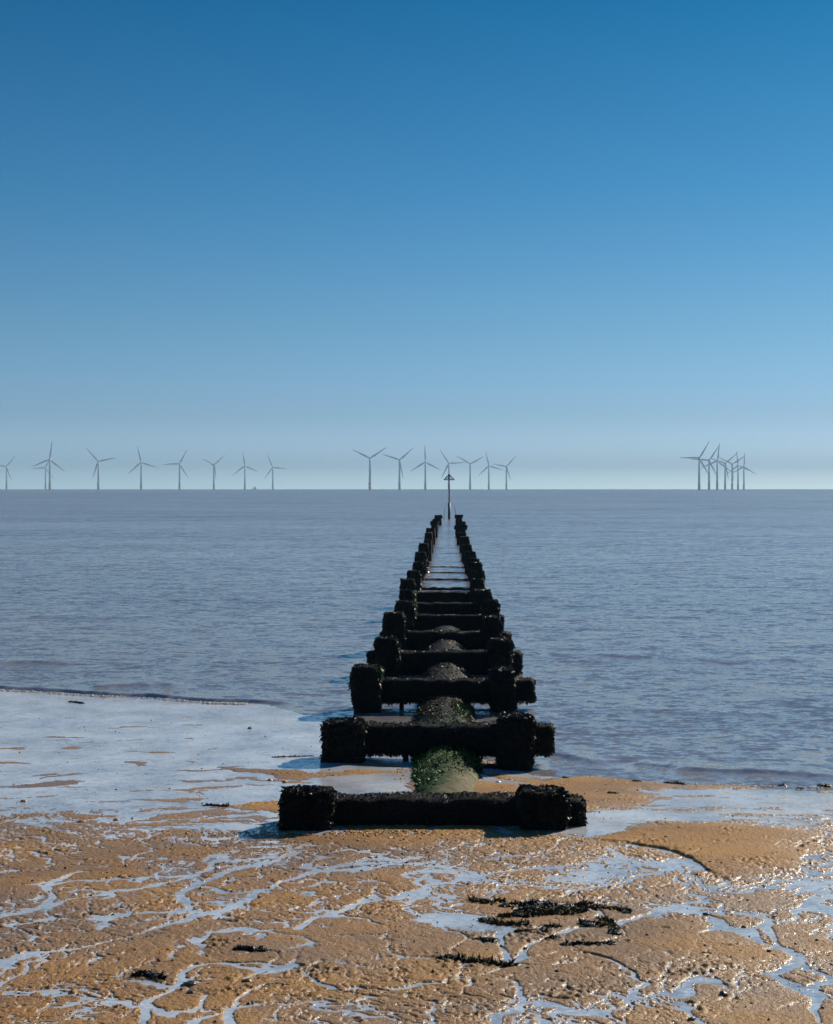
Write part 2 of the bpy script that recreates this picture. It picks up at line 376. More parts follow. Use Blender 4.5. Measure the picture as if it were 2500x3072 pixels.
        h = h - 0.016 * brk * np.exp(-(dmin / ww) ** 2.0) - 0.0012 * np.exp(-(dmin / (3.5 * hw)) ** 2)
    # terraces: steepen the edges of the banks
    edge = np.tanh(h / 0.0018) * 0.0022
    h = h * 0.8 + edge
    # crumbled lumps, worm casts
    dry = sstep(0.0, 0.006, h)
    cast = sstep(0.28, 0.5, perlin(X * 2.3, Y * 3.1, 30)) + sstep(0.4, 0.62, perlin(X * 5, Y * 7, 31))
    h = h + fine * dry * (0.0016 * perlin(X * 34 + Y * 12, Y * 34, 32) + 0.0010 * perlin(X * 70, Y * 60, 33) + 0.0012 * perlin(X * 17, Y * 17, 34))
    h = h + fine * dry * np.clip(cast, 0, 1) * 0.016 * np.clip(perlin(X * 30, Y * 30, 35), -0.15, 1)
    rim = np.exp(-((h - 0.003) / 0.003) ** 2) * sstep(-0.1, 0.3, perlin(X * 1.6, Y * 1.6, 38))
    h = h + fine * rim * 0.0055 * np.clip(perlin(X * 34, Y * 34, 36), 0, 1)
    return h

def axis(core, outs_lo, outs_hi):
    return np.concatenate([outs_lo, core, outs_hi])
def quad_faces(nr, nc):
    i = np.arange(nr - 1)[:, None] * nc + np.arange(nc - 1)[None, :]
    i = i.ravel()
    return np.stack([i, i + 1, i + 1 + nc, i + nc], 1)
def sheet_rows(y0, y1, n, p):
    t = np.linspace(0, 1, n); a, b = y0 ** (1 - p), y1 ** (1 - p)
    return (a + (b - a) * t) ** (1 / (1 - p))
def grid(rows, ncol, hw):
    u = np.linspace(-1, 1, ncol)
    ext = np.array([1.02, 1.06, 1.15, 1.4, 2.0, 3.5, 7, 16])
    u = np.concatenate([-ext[::-1], u, ext])
    Y = np.repeat(rows[:, None], len(u), 1); X = u[None, :] * hw(rows)[:, None]
    fine = np.where(np.abs(u) <= 1.0, 1.0, 0.0)[None, :].repeat(len(rows), 0)
    return X, Y, fine

rows = np.concatenate([np.linspace(-40, 4.4, 40), sheet_rows(4.8, 24, 1150, 1.55), np.array([26, 30, 40, 60, 100, 200])])
X, Y, fine = grid(rows, 1150, lambda y: 0.9 + 0.36 * np.maximum(y, 3.0))
fine = fine * ((Y > 4.7) & (Y < 24))
bz = base_z(X, Y)
rel = sand_rel(X, Y, fine)
rel = np.where(fine > 0, rel, 0.004)
Z = bz + rel
# scour hollows round the first posts
me = np_mesh('sand', np.stack([X.ravel(), Y.ravel(), Z.ravel()], 1), quad_faces(*X.shape))
_at = me.attributes.new('wet', 'FLOAT', 'POINT'); _at.data.foreach_set('value', np.clip(1.15 * np.exp(-np.maximum(rel - 0.0006, 0) / 0.0038), 0, 1).astype(np.float32).ravel())
sand = link('sand', me, M['sand'], smooth=True); tag(sand, kind='structure', label='rippled golden wet sand cut by run-off channels', cat='sand')

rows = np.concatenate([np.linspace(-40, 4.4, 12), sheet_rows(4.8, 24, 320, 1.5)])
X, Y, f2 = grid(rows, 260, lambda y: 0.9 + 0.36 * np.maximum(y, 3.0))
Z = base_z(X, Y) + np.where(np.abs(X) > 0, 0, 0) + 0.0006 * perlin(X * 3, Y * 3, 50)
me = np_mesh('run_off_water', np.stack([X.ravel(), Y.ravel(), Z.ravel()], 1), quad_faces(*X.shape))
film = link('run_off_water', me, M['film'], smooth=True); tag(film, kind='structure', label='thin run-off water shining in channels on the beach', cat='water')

# ------------------------------------------------------------------ sea
WAVES = [  # px polyline, height m, half width m
    ([(-200, 2055), (0, 2066), (200, 2078), (400, 2088), (620, 2104), (760, 2108), (900, 2110)], .055, .11),
    ([(-200, 1988), (0, 1989), (120, 1990), (230, 1992)], .05, .3),
    ([(260, 2060), (360, 2056), (480, 2054), (560, 2058)], .030, .22),
    ([(60, 1850), (300, 1853), (520, 1858)], .03, .5),
    ([(1640, 2262), (1700, 2268), (1760, 2282), (1800, 2296)], .035, .14),
    ([(1990, 2305), (2140, 2314), (2300, 2318), (2420, 2328), (2600, 2336)], .038, .16),
    ([(1900, 2290), (2050, 2302)], .02, .12),
    ([(1800, 2120), (2100, 2140), (2500, 2150)], .02, .3),
    ([(1700, 1960), (2200, 1985), (2500, 1980)], .03, .4),
]
rows = np.concatenate([sheet_rows(11.5, 60, 900, 1.7), sheet_rows(60.5, 6900, 260, 1.6)])
X, Y, f3 = grid(rows, 620, lambda y: 0.9 + 0.36 * np.maximum(y, 3.0))
X = np.clip(X, -6900, 6900)
depth = np.clip(-base_z(X, Y) / 0.12, 0, 1)
amp = 0.003 + 0.011 * depth
wx = X + 0.3 * perlin(X, Y, 60)
Z = amp * (0.35 * perlin(wx * 0.8, Y * 1.6, 61) + 0.35 * perlin(wx * 2.6, Y * 4.2, 62) + 0.4 * perlin(wx * 5, Y * 8, 63)) * (Y < 60)
for pts, hh, hw in WAVES:
    P = [gp(*p) for p in pts]
    sy = Y + 0.10 * perlin(X * 0.8, Y * 0.1, 64) + 0.03 * perlin(X * 4, Y * 2, 65)
    best = np.full(X.shape, 9e9); sgn = np.zeros(X.shape); tt = np.zeros(X.shape)
    n = len(P) - 1
    for k, ((ax, ay), (bx, by)) in enumerate(zip(P[:-1], P[1:])):
        dx, dy = bx - ax, by - ay; L = dx * dx + dy * dy
        t = np.clip(((X - ax) * dx + (sy - ay) * dy) / L, 0, 1)
        d = np.hypot(X - ax - t * dx, sy - ay - t * dy)
        mlt = d < best
        sgn = np.where(mlt, sy - (ay + t * dy), sgn); tt = np.where(mlt, (k + t) / n, tt); best = np.minimum(best, d)
    front = np.where(sgn < 0, hw * 0.45, hw * 1.6)     # steep towards the beach
    taper = sstep(0, 0.12, tt) * sstep(0, 0.25, 1 - tt) if pts[0][0] > -100 else sstep(0, 0.2, 1 - tt)
    Z = Z + hh * np.exp(-(best / front) ** 2) * taper * (0.85 + 0.3 * perlin(X * 2, Y * 2, 66))
me = np_mesh('sea', np.stack([X.ravel(), Y.ravel(), Z.ravel()], 1), quad_faces(*X.shape))
sea = link('sea', me, M['sea'], smooth=True); tag(sea, kind='structure', label='calm brown-blue sea stretching to the horizon', cat='sea')

# ------------------------------------------------------------------ leaf tufts
def leaves(P, D, L, Wd, rs, flat=0.3):
    """bent leaf blades rooted at P, along D"""
    n = len(P)
    D = D / np.maximum(np.linalg.norm(D, axis=1, keepdims=True), 1e-6)
    r = rs.normal(size=(n, 3)); S = np.cross(D, r); S /= np.maximum(np.linalg.norm(S, axis=1, keepdims=True), 1e-6)
    N = np.cross(D, S)
    L = L[:, None]; Wd = Wd[:, None]
    p1 = P + D * L * 0.45 + N * L * flat * 0.35
    tip = P + D * L + N * L * (-flat) * 0.2
    a = p1 - S * Wd; b = p1 + S * Wd; c = p1 + N * Wd * 0.5
    co = np.stack([P, a, tip, b], 1).reshape(-1, 3)
    i = np.arange(n)[:, None] * 4
    fa = np.concatenate([i + np.array([[0, 1, 2]]), i + np.array([[0, 2, 3]])], 0)
    return co, fa

def super_loft(path, rad, n=20, p=4.0, up=Vector((0, 0, 1)), rs=0.0, seed=0, nf=5.0, cap=True):
    """loft of rounded-square sections: path list of Vector, rad list of (a, b)"""
    co = []; m = len(path)
    for i, c in enumerate(path):
        t = (path[min(i + 1, m - 1)] - path[max(i - 1, 0)]).normalized()
        sx = t.cross(up) if abs(t.dot(up)) < 0.9 else Vector((1, 0, 0))
        sx.normalize(); sy = sx.cross(t).normalized() if abs(t.dot(up)) < 0.9 else Vector((0, 1, 0))
        for k in range(n):
            a = 2 * math.pi * (k + 0.5) / n; ca, sa = math.cos(a), math.sin(a)
            q = (abs(ca) ** p + abs(sa) ** p) ** (-1 / p)
            v = c + sx * (ca * q * rad[i][0]) + sy * (sa * q * rad[i][1])
            if rs:
                w_ = mnoise.noise_vector(v * nf + Vector((seed, seed * 2.3, 0))) * rs + mnoise.noise_vector(v * nf * 3.1 + Vector((seed, 0, 7))) * rs * 0.4
                v = v + w_
            co.append(v[:])
    fa = []
    for i in range(m - 1):
        for k in range(n):
            k2 = (k + 1) % n
            fa.append((i * n + k, i * n + k2, (i + 1) * n + k2, (i + 1) * n + k))
    co = np.array(co); fa = np.array(fa)
    if cap:
        for idx in (0, m - 1):
            c = len(co); co = np.vstack([co, np.array(path[idx])[None]])
            ring = [idx * n + k for k in range(n)]
            quads = [(ring[k], ring[(k + 1) % n], ring[(k + 2) % n], c) for k in range(0, n, 2)]
            if idx == 0: quads = [q[::-1] for q in quads]
            fa = np.vstack([fa, np.array(quads)])
    return co, fa

def surf_sample(co, fa, n, rs, zmin=-9):
    a, b, c, d = co[fa[:, 0]], co[fa[:, 1]], co[fa[:, 2]], co[fa[:, 3]]
    nr = np.cross(c - a, d - b); ar = np.linalg.norm(nr, axis=1); nr = nr / np.maximum(ar[:, None], 1e-9)
    ok = (a[:, 2] > zmin); ar = ar * ok
    if np.sum((((a + c) / 2 - co.mean(axis=0)) * nr).sum(axis=1) * ar) < 0: nr = -nr
    idx = rs.choice(len(fa), n, p=ar / ar.sum())
    u, v = rs.random((n, 1)), rs.random((n, 1))
    p = (a[idx] * (1 - u) + b[idx] * u) * (1 - v) + (d[idx] * (1 - u) + c[idx] * u) * v
    return p, nr[idx]

def weed_cover(co, fa, n, rs, L, Wd, zmin=-9, drop=None):
    cen = co.mean(axis=0)
    p, nr = surf_sample(co, fa, n, rs, zmin)
    top = nr[:, 2] > 0.5
    down = np.array([0, 0, -1.0])
    D = nr * 0.16 + down + rs.normal(size=(n, 3)) * 0.36
    D[top] = nr[top] * 0.35 + rs.normal(size=(top.sum(), 3)) * 0.75
    D[top, 2] = np.abs(D[top, 2]) * 0.22
    ln = L * (0.35 + rs.random(n) ** 2 * 1.1); wd = Wd * (0.5 + rs.random(n) * 0.9)
    ln[top] *= 0.6
    cl = perlin(p[:, 0] * 9 + 40 * Wd, p[:, 2] * 5 + p[:, 1] * 9, 90); ln *= 0.65 + 1.3 * np.clip(cl, 0, 1) * (rs.random(n) < 0.6)
    return leaves(p + nr * 0.004, D, ln, wd, rs)

# ------------------------------------------------------------------ timber frames over the pipe
# d, left post (x0,x1,top), right post, beam (x0,x1,top,height m), post bottoms (m)
FR = [
    (11.15, (843, 1010, 2368), (1550, 1704, 2371), (860, 1758, 2400, .25)),
    (14.75, (968, 1100, 2162), (1492, 1606, 2146), (985, 1664, 2178, .31)),
    (18.5, (1054, 1144, 1999), (1466, 1546, 2005), (1062, 1606, 2041, .30)),
    (22.0, (1124, 1200, 1915), (1462, 1540, 1917), (1102, 1566, 1956, .36)),
    (25.3, (1148, 1219, 1839), (1443, 1506, 1850), (1141, 1534, 1897, .34)),
    (28.5, (1184, 1247, 1805), (1443, 1499, 1801), (1190, 1512, 1846, .34)),
    (31.5, (1198, 1247, 1771), (1421, 1476, 1770), (1202, 1480, 1810, .34)),
    (34.8, (1201, 1249, 1738), (1411, 1456, 1738), (1206, 1465, 1777, .34)),
    (40.5, (1221, 1263, 1714), (1411, 1455, 1713), (1225, 1458, 1763, .3)),
    (44.8, (1238, 1275, 1688), (1403, 1447, 1689), (1240, 1447, 1737, .3)),
    (48.6, (1245, 1282, 1657), (1395, 1439, 1676), (1248, 1440, 1717, .3)),
    (52.2, (1256, 1288, 1631), (1392, 1430, 1656), (1258, 1431, 1700, .3)),
    (56.5, (1269, 1298, 1620), (1383, 1419, 1634), (1271, 1420, 1685, .3)),
    (64.0, (1272, 1301, 1598), (1377, 1412, 1610), (1274, 1412, 1660, .3)),
    (73.0, (1277, 1308, 1584), (1370, 1403, 1597), (1279, 1403, 1637, .3)),
    (84.0, (1293, 1314, 1570), (1366, 1400, 1583), (1294, 1400, 1616, .3)),
    (97.0, (1298, 1317, 1564), (1369, 1396, 1571), (1299, 1396, 1599, .3)),
    (112.0, (1305, 1326, 1551), (1366, 1388, 1550), (1306, 1388, 1581, .3)),
]
ORD = ['nearest', 'second nearest', 'third nearest', 'fourth nearest', 'fifth nearest', 'sixth nearest', 'seventh nearest',
       'eighth nearest', 'ninth nearest', 'tenth nearest', 'eleventh nearest', 'twelfth nearest', 'thirteenth nearest',
       'fourteenth nearest', 'fifteenth nearest', 'sixteenth nearest', 'seventeenth nearest', 'farthest']
EXTRA = ['its beam lying on the dry sand', 'green weedy pipe before it',
         'water showing under its beam', 'beam end sticking out both sides',
         'with a tall left post', 'its right post broad and square',
         'its beam clear of the water', 'last beam clear of water',
         'its beam just breaking the surface', 'beam a thin line on water', 'its left post taller than its right',
         'its beam awash in the channel', 'beam barely visible above the water', 'only its two posts above water',
         'two small dark posts in the water', 'narrow left post and broader right post', 'two small posts before the last pair',
         'posts with wide caps just before the beacon']
def world_x(px, d): return (px - CX) * d / F_PX
def world_z(py, d): return CAM_H - (py - HOR) * d / F_PX

for i, (d, lp, rp, bm) in enumerate(FR):
    rs = np.random.default_rng(100 + i)
    near = max(0.0, 1 - i / 9)
    xm = (world_x(lp[0], d) + world_x(rp[1], d)) / 2
    ground = float(base_z(np.array([xm]), np.array([d]))[0])
    root = empty('timber_frame', (xm, d, max(ground, -3)))
    ordn = ORD[i]
    tag(root, f'{ordn} weedy timber frame over the pipe, {EXTRA[i]}', 'pipe support', 'weed-covered timber frames carrying the outfall pipe')
    o3 = Vector(root.location)
    zb = min(ground - 0.35, -0.5) - o3.z
    rough = 0.045 if i < 8 else 0.07
    for side, pp in (('l', lp), ('r', rp)):
        x0, x1 = world_x(pp[0], d), world_x(pp[1], d); zt = world_z(pp[2], d) - o3.z
        cx = (x0 + x1) / 2 - o3.x; hw = (x1 - x0) / 2 - 0.022; hd = min(0.19, hw)
        nz = 26 if i < 4 else 14
        path = []; rad = []
        lean = rs.normal() * 0.035
        for k in range(nz):
            t = k / (nz - 1); z = zb + (zt - zb) * t
            kk = min(1.0, 1.0 - 0.0 * t)
            e = (zt - z)
            f = 1.0 if e > 0.035 else 0.86 + 0.14 * math.sqrt(max(e, 0) / 0.035)
            wob = 1 + 0.05 * mnoise.noise(Vector((i * 3.1, z * 3, cx)))
            path.append(Vector((cx + lean * (1 - t), -0.02, z))); rad.append((hw * f * wob * kk, hd * f * wob))
        if i >= 15:   # wide flat cap on the outermost posts
            path += [Vector((cx, 0, zt)), Vector((cx, 0, zt + .02))]; rad += [(hw * 1.25, hd * 1.25), (hw * 1.25, hd * 1.25)]
        co, fa = super_loft(path, rad, 32 if i < 4 else 20, 7.0, rs=rough * 0.5, seed=i * 5 + (side == 'r') * 50)
        fo = fa
        post = link('post', np_mesh('post', co, fa), M['timber'], root, smooth=True)
        nl = int(6500 * near ** 1.6) + 500
        sc = 0.038 + 0.03 * (1 - near)
        if i >= 12: continue
        if i >= 8: nl = 1500
        c2, f2_ = weed_cover(co, fa, nl, rs, sc * 1.15, 0.0105 + 0.012 * (1 - near), zmin=max(ground, 0) - o3.z + 0.03)
        wd = link('seaweed', np_mesh('seaweed', c2, f2_), M['weed'], post)
    x0, x1 = world_x(bm[0], d), world_x(bm[1], d); zt = world_z(bm[2], d) - o3.z
    hh = bm[3] / 2; nb = 60 if i < 3 else 34
    path = []; rad = []
    for k in range(nb):
        t = k / (nb - 1)
        e = min(t, 1 - t) * (x1 - x0)
        f = 1.0 if e > 0.03 else 0.85 + 0.15 * e / 0.03
        path.append(Vector((x0 + (x1 - x0) * t - o3.x, 0.16, zt - hh + 0.008 * mnoise.noise(Vector((t * 14, i, 0)))))); rad.append((0.15 * f, hh * f))
    co, fa = super_loft(path, rad, 24, 5.0, rs=rough * 0.45, seed=i * 9 + 3)
    beam = link('cross_beam', np_mesh('cross_beam', co, fa), M['timber'], root, smooth=True)
    if i >= 8: continue
    nl = int(9000 * near ** 1.6) + 700
    c2, f2_ = weed_cover(co, fa, nl, rs, 0.028 + 0.03 * (1 - near), 0.010 + 0.012 * (1 - near))
    link('seaweed', np_mesh('seaweed', c2, f2_), M['weed'], beam)
    if i in (1, 2):   # strut under the beam beside the pipe
        px = 1205 if i == 2 else 1216
        xs = world_x(px, d) - o3.x
        path = [Vector((xs, 0.16, zb)), Vector((xs, 0.16, zt - 0.2)), Vector((xs, 0.16, zt - 0.1))]
        co, fa = super_loft(path, [(0.03, 0.05)] * 3, 12, 4, rs=0.01, seed=77)
        link('strut', np_mesh('strut', co, fa), M['timber'], root, smooth=True)
    if i in (2, 5, 6):   # green weed on the sunlit edge of some posts
        xe = world_x(lp[1], d) - o3.x; zt2 = world_z(lp[2], d) - o3.z
        n = 160 if i in (2, 5, 6) else 45
        P = np.stack([xe - 0.01 + rs.normal(size=n) * 0.012, rs.uniform(-0.15, 0.15, n), zt2 - rs.random(n) ** 1.4 * (0.10 if i == 2 else 0.3)], 1)
        D = np.tile([[0.5, -0.1, -0.9]], (n, 1)) + rs.normal(size=(n, 3)) * 0.4
        c2, f2_ = leaves(P, D, 0.03 + rs.random(n) * 0.04, 0.008 + rs.random(n) * 0.008, rs)
        link('green_weed', np_mesh('green_weed', c2, f2_), M['lettuce'], root)

# ------------------------------------------------------------------ outfall pipe
VPX = 1344.0; slope = (VPX - CX) / F_PX
RAD = 0.43; py0, py1 = 11.45, 60.0
pr = empty('outfall_pipe', (slope * py0 - 0.03, py0, -0.195))
tag(pr, 'long weed-covered outfall pipe running out to sea under the timber frames', 'pipe')
ys = np.concatenate([np.linspace(0, 12, 240), np.linspace(12.2, py1 - py0, 160)])
nn = 72
th = np.linspace(0, 2 * np.pi, nn, endpoint=False)
TH, YS = np.meshgrid(th, ys)
rr = RAD * (1 + 0.02 * perlin(TH * 3, YS * 2.0, 70)) + 0.020 * fbm(TH * 9 / 2, YS * 9, 71) + 0.02 * sstep(2.5, 3.5, YS) * np.clip(perlin(TH * 14, YS * 22, 72), 0, 1)
rr[:, -1] = rr[:, 0] * .5 + rr[:, -1] * .5
cz = -0.03 * sstep(0, 3.5, YS) - 1.1 * sstep(15, 30, YS)
co = np.stack([slope * YS + rr * np.cos(TH), YS, rr * np.sin(TH) + cz], -1).reshape(-1, 3)
fa = []
nr_ = len(ys)
ii = (np.arange(nr_ - 1)[:, None] * nn); kk = np.arange(nn)[None, :]; k2 = (kk + 1) % nn
fa = np.stack([(ii + kk).ravel(), (ii + nn + kk).ravel(), (ii + nn + k2).ravel(), (ii + k2).ravel()], 1)
pshell = link('pipe_shell', np_mesh('pipe_shell', co, fa), M['pipe'], pr, smooth=True)
rs = np.random.default_rng(5)
def pipe_weed(n, y0, y1, a0, a1, L, Wd, mat, name, bias=1.0):
    yy = y0 + (y1 - y0) * rs.random(n) ** bias; aa = R(a0) + R(a1 - a0) * rs.random(n)
    keep = perlin(aa * 3, yy * 3, 80) + 0.35 * rs.normal(size=n) > -0.15; yy, aa = yy[keep], aa[keep]; n = len(yy)
    nrm = np.stack([np.cos(aa), np.zeros(n), np.sin(aa)], 1)
    P = nrm * (RAD + 0.005) + np.stack([slope * yy, yy, np.full(n, -0.02)], 1)
    D = nrm * 0.5 + np.array([0, -0.3, -0.7]) + rs.normal(size=(n, 3)) * 0.45
    c2, f2_ = leaves(P, D, L * (0.5 + rs.random(n)), Wd * (0.5 + rs.random(n)), rs)
    link(name, np_mesh(name, c2, f2_), mat, pr)
pipe_weed(2600, 1.9, 3.9, 60, 150, 0.025, 0.007, M['lettuce'], 'green_weed', 0.8)
pipe_weed(1400, 2.7, 3.9, 20, 70, 0.035, 0.008, M['lettuce'], 'green_weed', 0.9)
pipe_weed(3200, 0.2, 2.6, 92, 170, 0.028, 0.009, M['lettuce'], 'green_weed')
pipe_weed(1500, 2.4, 3.7, 15, 80, 0.03, 0.008, M['weed'], 'seaweed')
pipe_weed(3500, 3.9, 7.4, 20, 160, 0.030, 0.008, M['wrack'], 'seaweed')
pipe_weed(1500, 3.9, 6.6, 45, 80, 0.035, 0.009, M['lettuce'], 'green_weed')
pipe_weed(1800, 7.4, 15, 30, 150, 0.04, 0.012, M['weed'], 'seaweed')

# ------------------------------------------------------------------ simple solids
def tube(p0, p1, r0, r1, n=12, segs=1):
    p0, p1 = Vector(p0), Vector(p1); t = (p1 - p0).normalized()
    a = t.orthogonal().normalized(); b = t.cross(a)
    co = []
    for k in range(segs + 1):
        f = k / segs; c = p0.lerp(p1, f); r = r0 + (r1 - r0) * f
        co += [(c + (a * math.cos(2 * math.pi * j / n) + b * math.sin(2 * math.pi * j / n)) * r)[:] for j in range(n)]
    fa = [(k * n + j, k * n + (j + 1) % n, (k + 1) * n + (j + 1) % n, (k + 1) * n + j) for k in range(segs) for j in range(n)]
    co += [p0[:], p1[:]]
    for j in range(0, n, 2):
        fa.append(((j + 2) % n, (j + 1) % n, j, len(co) - 2))
        o_ = segs * n
        fa.append((o_ + j, o_ + (j + 1) % n, o_ + (j + 2) % n, len(co) - 1))
    return np.array(co), np.array(fa)
def box(c, h):
    c = np.array(c); h = np.array(h)
    v = np.array([[x, y, z] for x in (-1, 1) for y in (-1, 1) for z in (-1, 1)]) * h + c
    f = np.array([[0, 1, 3, 2], [4, 6, 7, 5], [0, 4, 5, 1], [2, 3, 7, 6], [0, 2, 6, 4], [1, 5, 7, 3]])
    return v, f
def solid(name, parts, mat, parent=None, smooth=False):
    c, f = join(parts); return link(name, np_mesh(name, c, f), mat, parent, smooth=smooth)

# beacon
bd = 134.0
bx = world_x(1348, bd)
bc = empty('beacon', (bx, bd, 0)); tag(bc, 'thin beacon mast with a triangular slatted topmark at the seaward end of the pipe', 'beacon')
zz = lambda py: world_z(py, bd)
solid('sleeve', [tube((0, 0, -1.0), (0, 0, zz(1508)), .125, .115, 14)], M['steel'], bc, True)
solid('mast', [tube((0, 0, zz(1509)), (0, 0, zz(1426)), .065, .05, 12)], M['rust'], bc, True)
hw = 15.5 * bd / F_PX; zt, zl = zz(1423), zz(1439.5)
parts = [tube((-hw, 0, zl), (hw, 0, zl), .035, .035, 8), tube((-hw, 0, zl), (0, 0, zt), .04, .04, 8), tube((hw, 0, zl), (0, 0, zt), .04, .04, 8)]
tm = solid('topmark', parts, M['steel'], bc)
sl = []
for k in range(-5, 6):
    x = k * hw / 6
    if k: sl.append(tube((x, 0, zl), (x, 0, zl + (zt - zl) * (1 - abs(x) / hw)), .02, .02, 6))
solid('slats', sl, M['steel'], tm)
for (xa, ya, xb, yb) in ((1371, 1549, 1355, 1485), (1331, 1550, 1335.5, 1524)):
    solid('stay', [tube(((xa - 1348) * bd / F_PX, -1.5, zz(ya) - .3), ((xb - 1348) * bd / F_PX, -0.1, zz(yb)), .025, .02, 6)], M['steel'], bc)

# ------------------------------------------------------------------ wind turbines
HUB = 68.0; BL = 43.0
TB = [ # hub px, py, blade angle, yaw factor deg, label
    (20, 1400, 50, 0, 1.0, 'wind turbine cut by the left edge of the view'),
    (150, 1378.5, 82, 0, 1.0, 'larger front wind turbine of the overlapping pair near the left edge'),
    (137, 1403, 65, 10, 1.0, 'smaller rear wind turbine of the overlapping pair near the left edge'),
    (295.5, 1384, 132, 8, 1.0, 'wind turbine right of the overlapping pair, one blade almost level to the right'),
    (424, 1387, 102, 0, 1.0, 'fifth wind turbine from the left, one blade nearly straight up'),
    (539, 1391.5, 62, 5, 1.0, 'sixth wind turbine from the left, one blade level to the left'),
    (642, 1394, 38, 42, 1.0, 'wind turbine turned sideways with short looking blades left of the small ship'),
    (735, 1398, 97, 0, 1.0, 'wind turbine just left of the small ship on the horizon'),
    (819, 1402, 114, 0, 1.0, 'wind turbine just right of the small ship, last of the left row'),
    (1110, 1375, 33, 0, 1.0, 'first and largest wind turbine of the middle group, blades in a wide Y'),
    (1199, 1380, 41, 0, 1.0, 'second wind turbine of the middle group, blades in a tilted Y'),
    (1276.5, 1386, 92, 0, 1.0, 'wind turbine of the middle group left of the beacon, one blade straight up'),
    (1347, 1390, 123, 0, 1.0, 'wind turbine directly behind the beacon'),
    (1411, 1392, 29, 0, 1.0, 'wind turbine of the middle group next right of the beacon'),
    (1467, 1397.5, 103, 0, 1.0, 'second last wind turbine of the middle group, one blade leaning up left'),
    (1519.5, 1400, 48, 0, 1.0, 'last and smallest wind turbine of the middle group'),
    (2098, 1374, 59, 0, 1.0, 'first and tallest wind turbine of the right cluster, one blade level to the left'),
    (2127.5, 1381, 56, 0, 1.0, 'second wind turbine of the right cluster'),
    (2152, 1383, 83, 0, 1.0, 'third wind turbine of the right cluster, one blade nearly upright'),
    (2176, 1390, 41, 0, 1.0, 'fourth wind turbine of the right cluster'),
    (2197, 1392.5, 33, 0, 1.0, 'fifth wind turbine of the right cluster'),
    (2214.5, 1397, 97, 0, 1.0, 'sixth wind turbine of the right cluster'),
    (2232, 1400, 88, 0, 1.0, 'rightmost wind turbine of all, one blade upright'),
]
def blade_mesh():
    st = [(1.2, 1.1, 1.1), (4, 1.3, 1.0), (9, 2.0, 0.55), (18, 1.65, 0.38), (30, 1.05, 0.22), (40, 0.6, 0.12), (BL, 0.15, 0.05)]
    co = []
    n = 10
    for r, c, t in st:
        off = -0.35 * (c - 1.1) if r > 4 else 0
        tw = R(14) * (1 - r / BL)
        for k in range(n):
            a = 2 * math.pi * k / n; z = c * math.cos(a) + off; y = t * math.sin(a)
            co.append((r, y * math.cos(tw) - z * math.sin(tw), y * math.sin(tw) + z * math.cos(tw)))
    fa = [(k * n + j, k * n + (j + 1) % n, (k + 1) * n + (j + 1) % n, (k + 1) * n + j) for k in range(len(st) - 1) for j in range(n)]
    return np_mesh('blade', np.array(co), np.array(fa))
c_, f_ = join([tube((0, 0, 15), (0, 0, HUB - 1.6), 2.5, 1.6, 16, 6)]); me_tower = np_mesh('tower', c_, f_); me_tower.materials.append(M['white'])
c_, f_ = join([tube((0, 0, -3), (0, 0, 15.1), 2.8, 2.75, 16, 2), tube((0, 0, 13.6), (0, 0, 14.1), 4.2, 4.2, 16)]); me_tp = np_mesh('foundation', c_, f_); me_tp.materials.append(M['yellow'])
c_, f_ = join([box((0, 4.2, HUB), (1.9, 5.6, 1.9)), box((0, 8.4, HUB + 2.3), (1.3, 0.8, 0.5))]); me_nac = np_mesh('nacelle', c_, f_); me_nac.materials.append(M['white'])
c_, f_ = join([tube((0, -1.2, 0), (0, 1.5, 0), 1.7, 1.9, 14), tube((0, -2.6, 0), (0, -1.19, 0), 0.5, 1.7, 14)]); me_hub = np_mesh('hub', c_, f_); me_hub.materials.append(M['white'])
me_bl = blade_mesh(); me_bl.materials.append(M['white'])
for me_ in (me_tower, me_tp, me_hub, me_bl): me_.polygons.foreach_set('use_smooth', [True] * len(me_.polygons))
for (px, py, ang, yaw, sc, lab) in TB:
    dd = F_PX * (HUB - CAM_H) / (HOR - py)
    t = empty('wind_turbine', ((px - CX) * dd / F_PX, dd, 0)); t.rotation_euler = (0, 0, R(yaw))
    group = 'wind turbines standing out at sea'
    tag(t, lab, 'wind turbine', group)
    for nm, me_ in (('tower', me_tower), ('foundation', me_tp), ('nacelle', me_nac)):
        o = bpy.data.objects.new(nm, me_); col.objects.link(o); o.parent = t
    hb = bpy.data.objects.new('hub', me_hub); col.objects.link(hb); hb.parent = t; hb.location = (0, -2.6, HUB)
    for k in range(3):
        b = bpy.data.objects.new('blade', me_bl); col.objects.link(b); b.parent = hb
        b.rotation_euler = (0, -R(ang + 120 * k), 0)

# small ship on the horizon
sd = 5200.0
sp = empty('ship', ((763 - CX) * sd / F_PX, sd, 0)); tag(sp, 'tiny grey ship on the horizon between two wind turbines', 'ship')
L = 8.0
hullc = np.array([[-L, -3, 3.2], [L * 1.1, -3, 3.4], [L * 1.1, 3, 3.4], [-L, 3, 3.2], [-L * .9, -2.4, -1], [L * .8, -1.5, -1], [L * .8, 1.5, -1], [-L * .9, 2.4, -1]])
solid('hull', [(hullc, np.array([[0, 1, 2, 3], [4, 7, 6, 5], [0, 4, 5, 1], [1, 5, 6, 2], [2, 6, 7, 3], [3, 7, 4, 0]]))], M['ship'], sp)
solid('wheelhouse', [box((2.0, 0, 5.6), (3.2, 2.2, 2.4)), box((2.4, 0, 8.6), (2.0, 1.6, 0.8))], M['ship'], sp)
solid('mast', [tube((2, 0, 9), (2, 0, 13), .4, .2, 6)], M['ship'], sp)

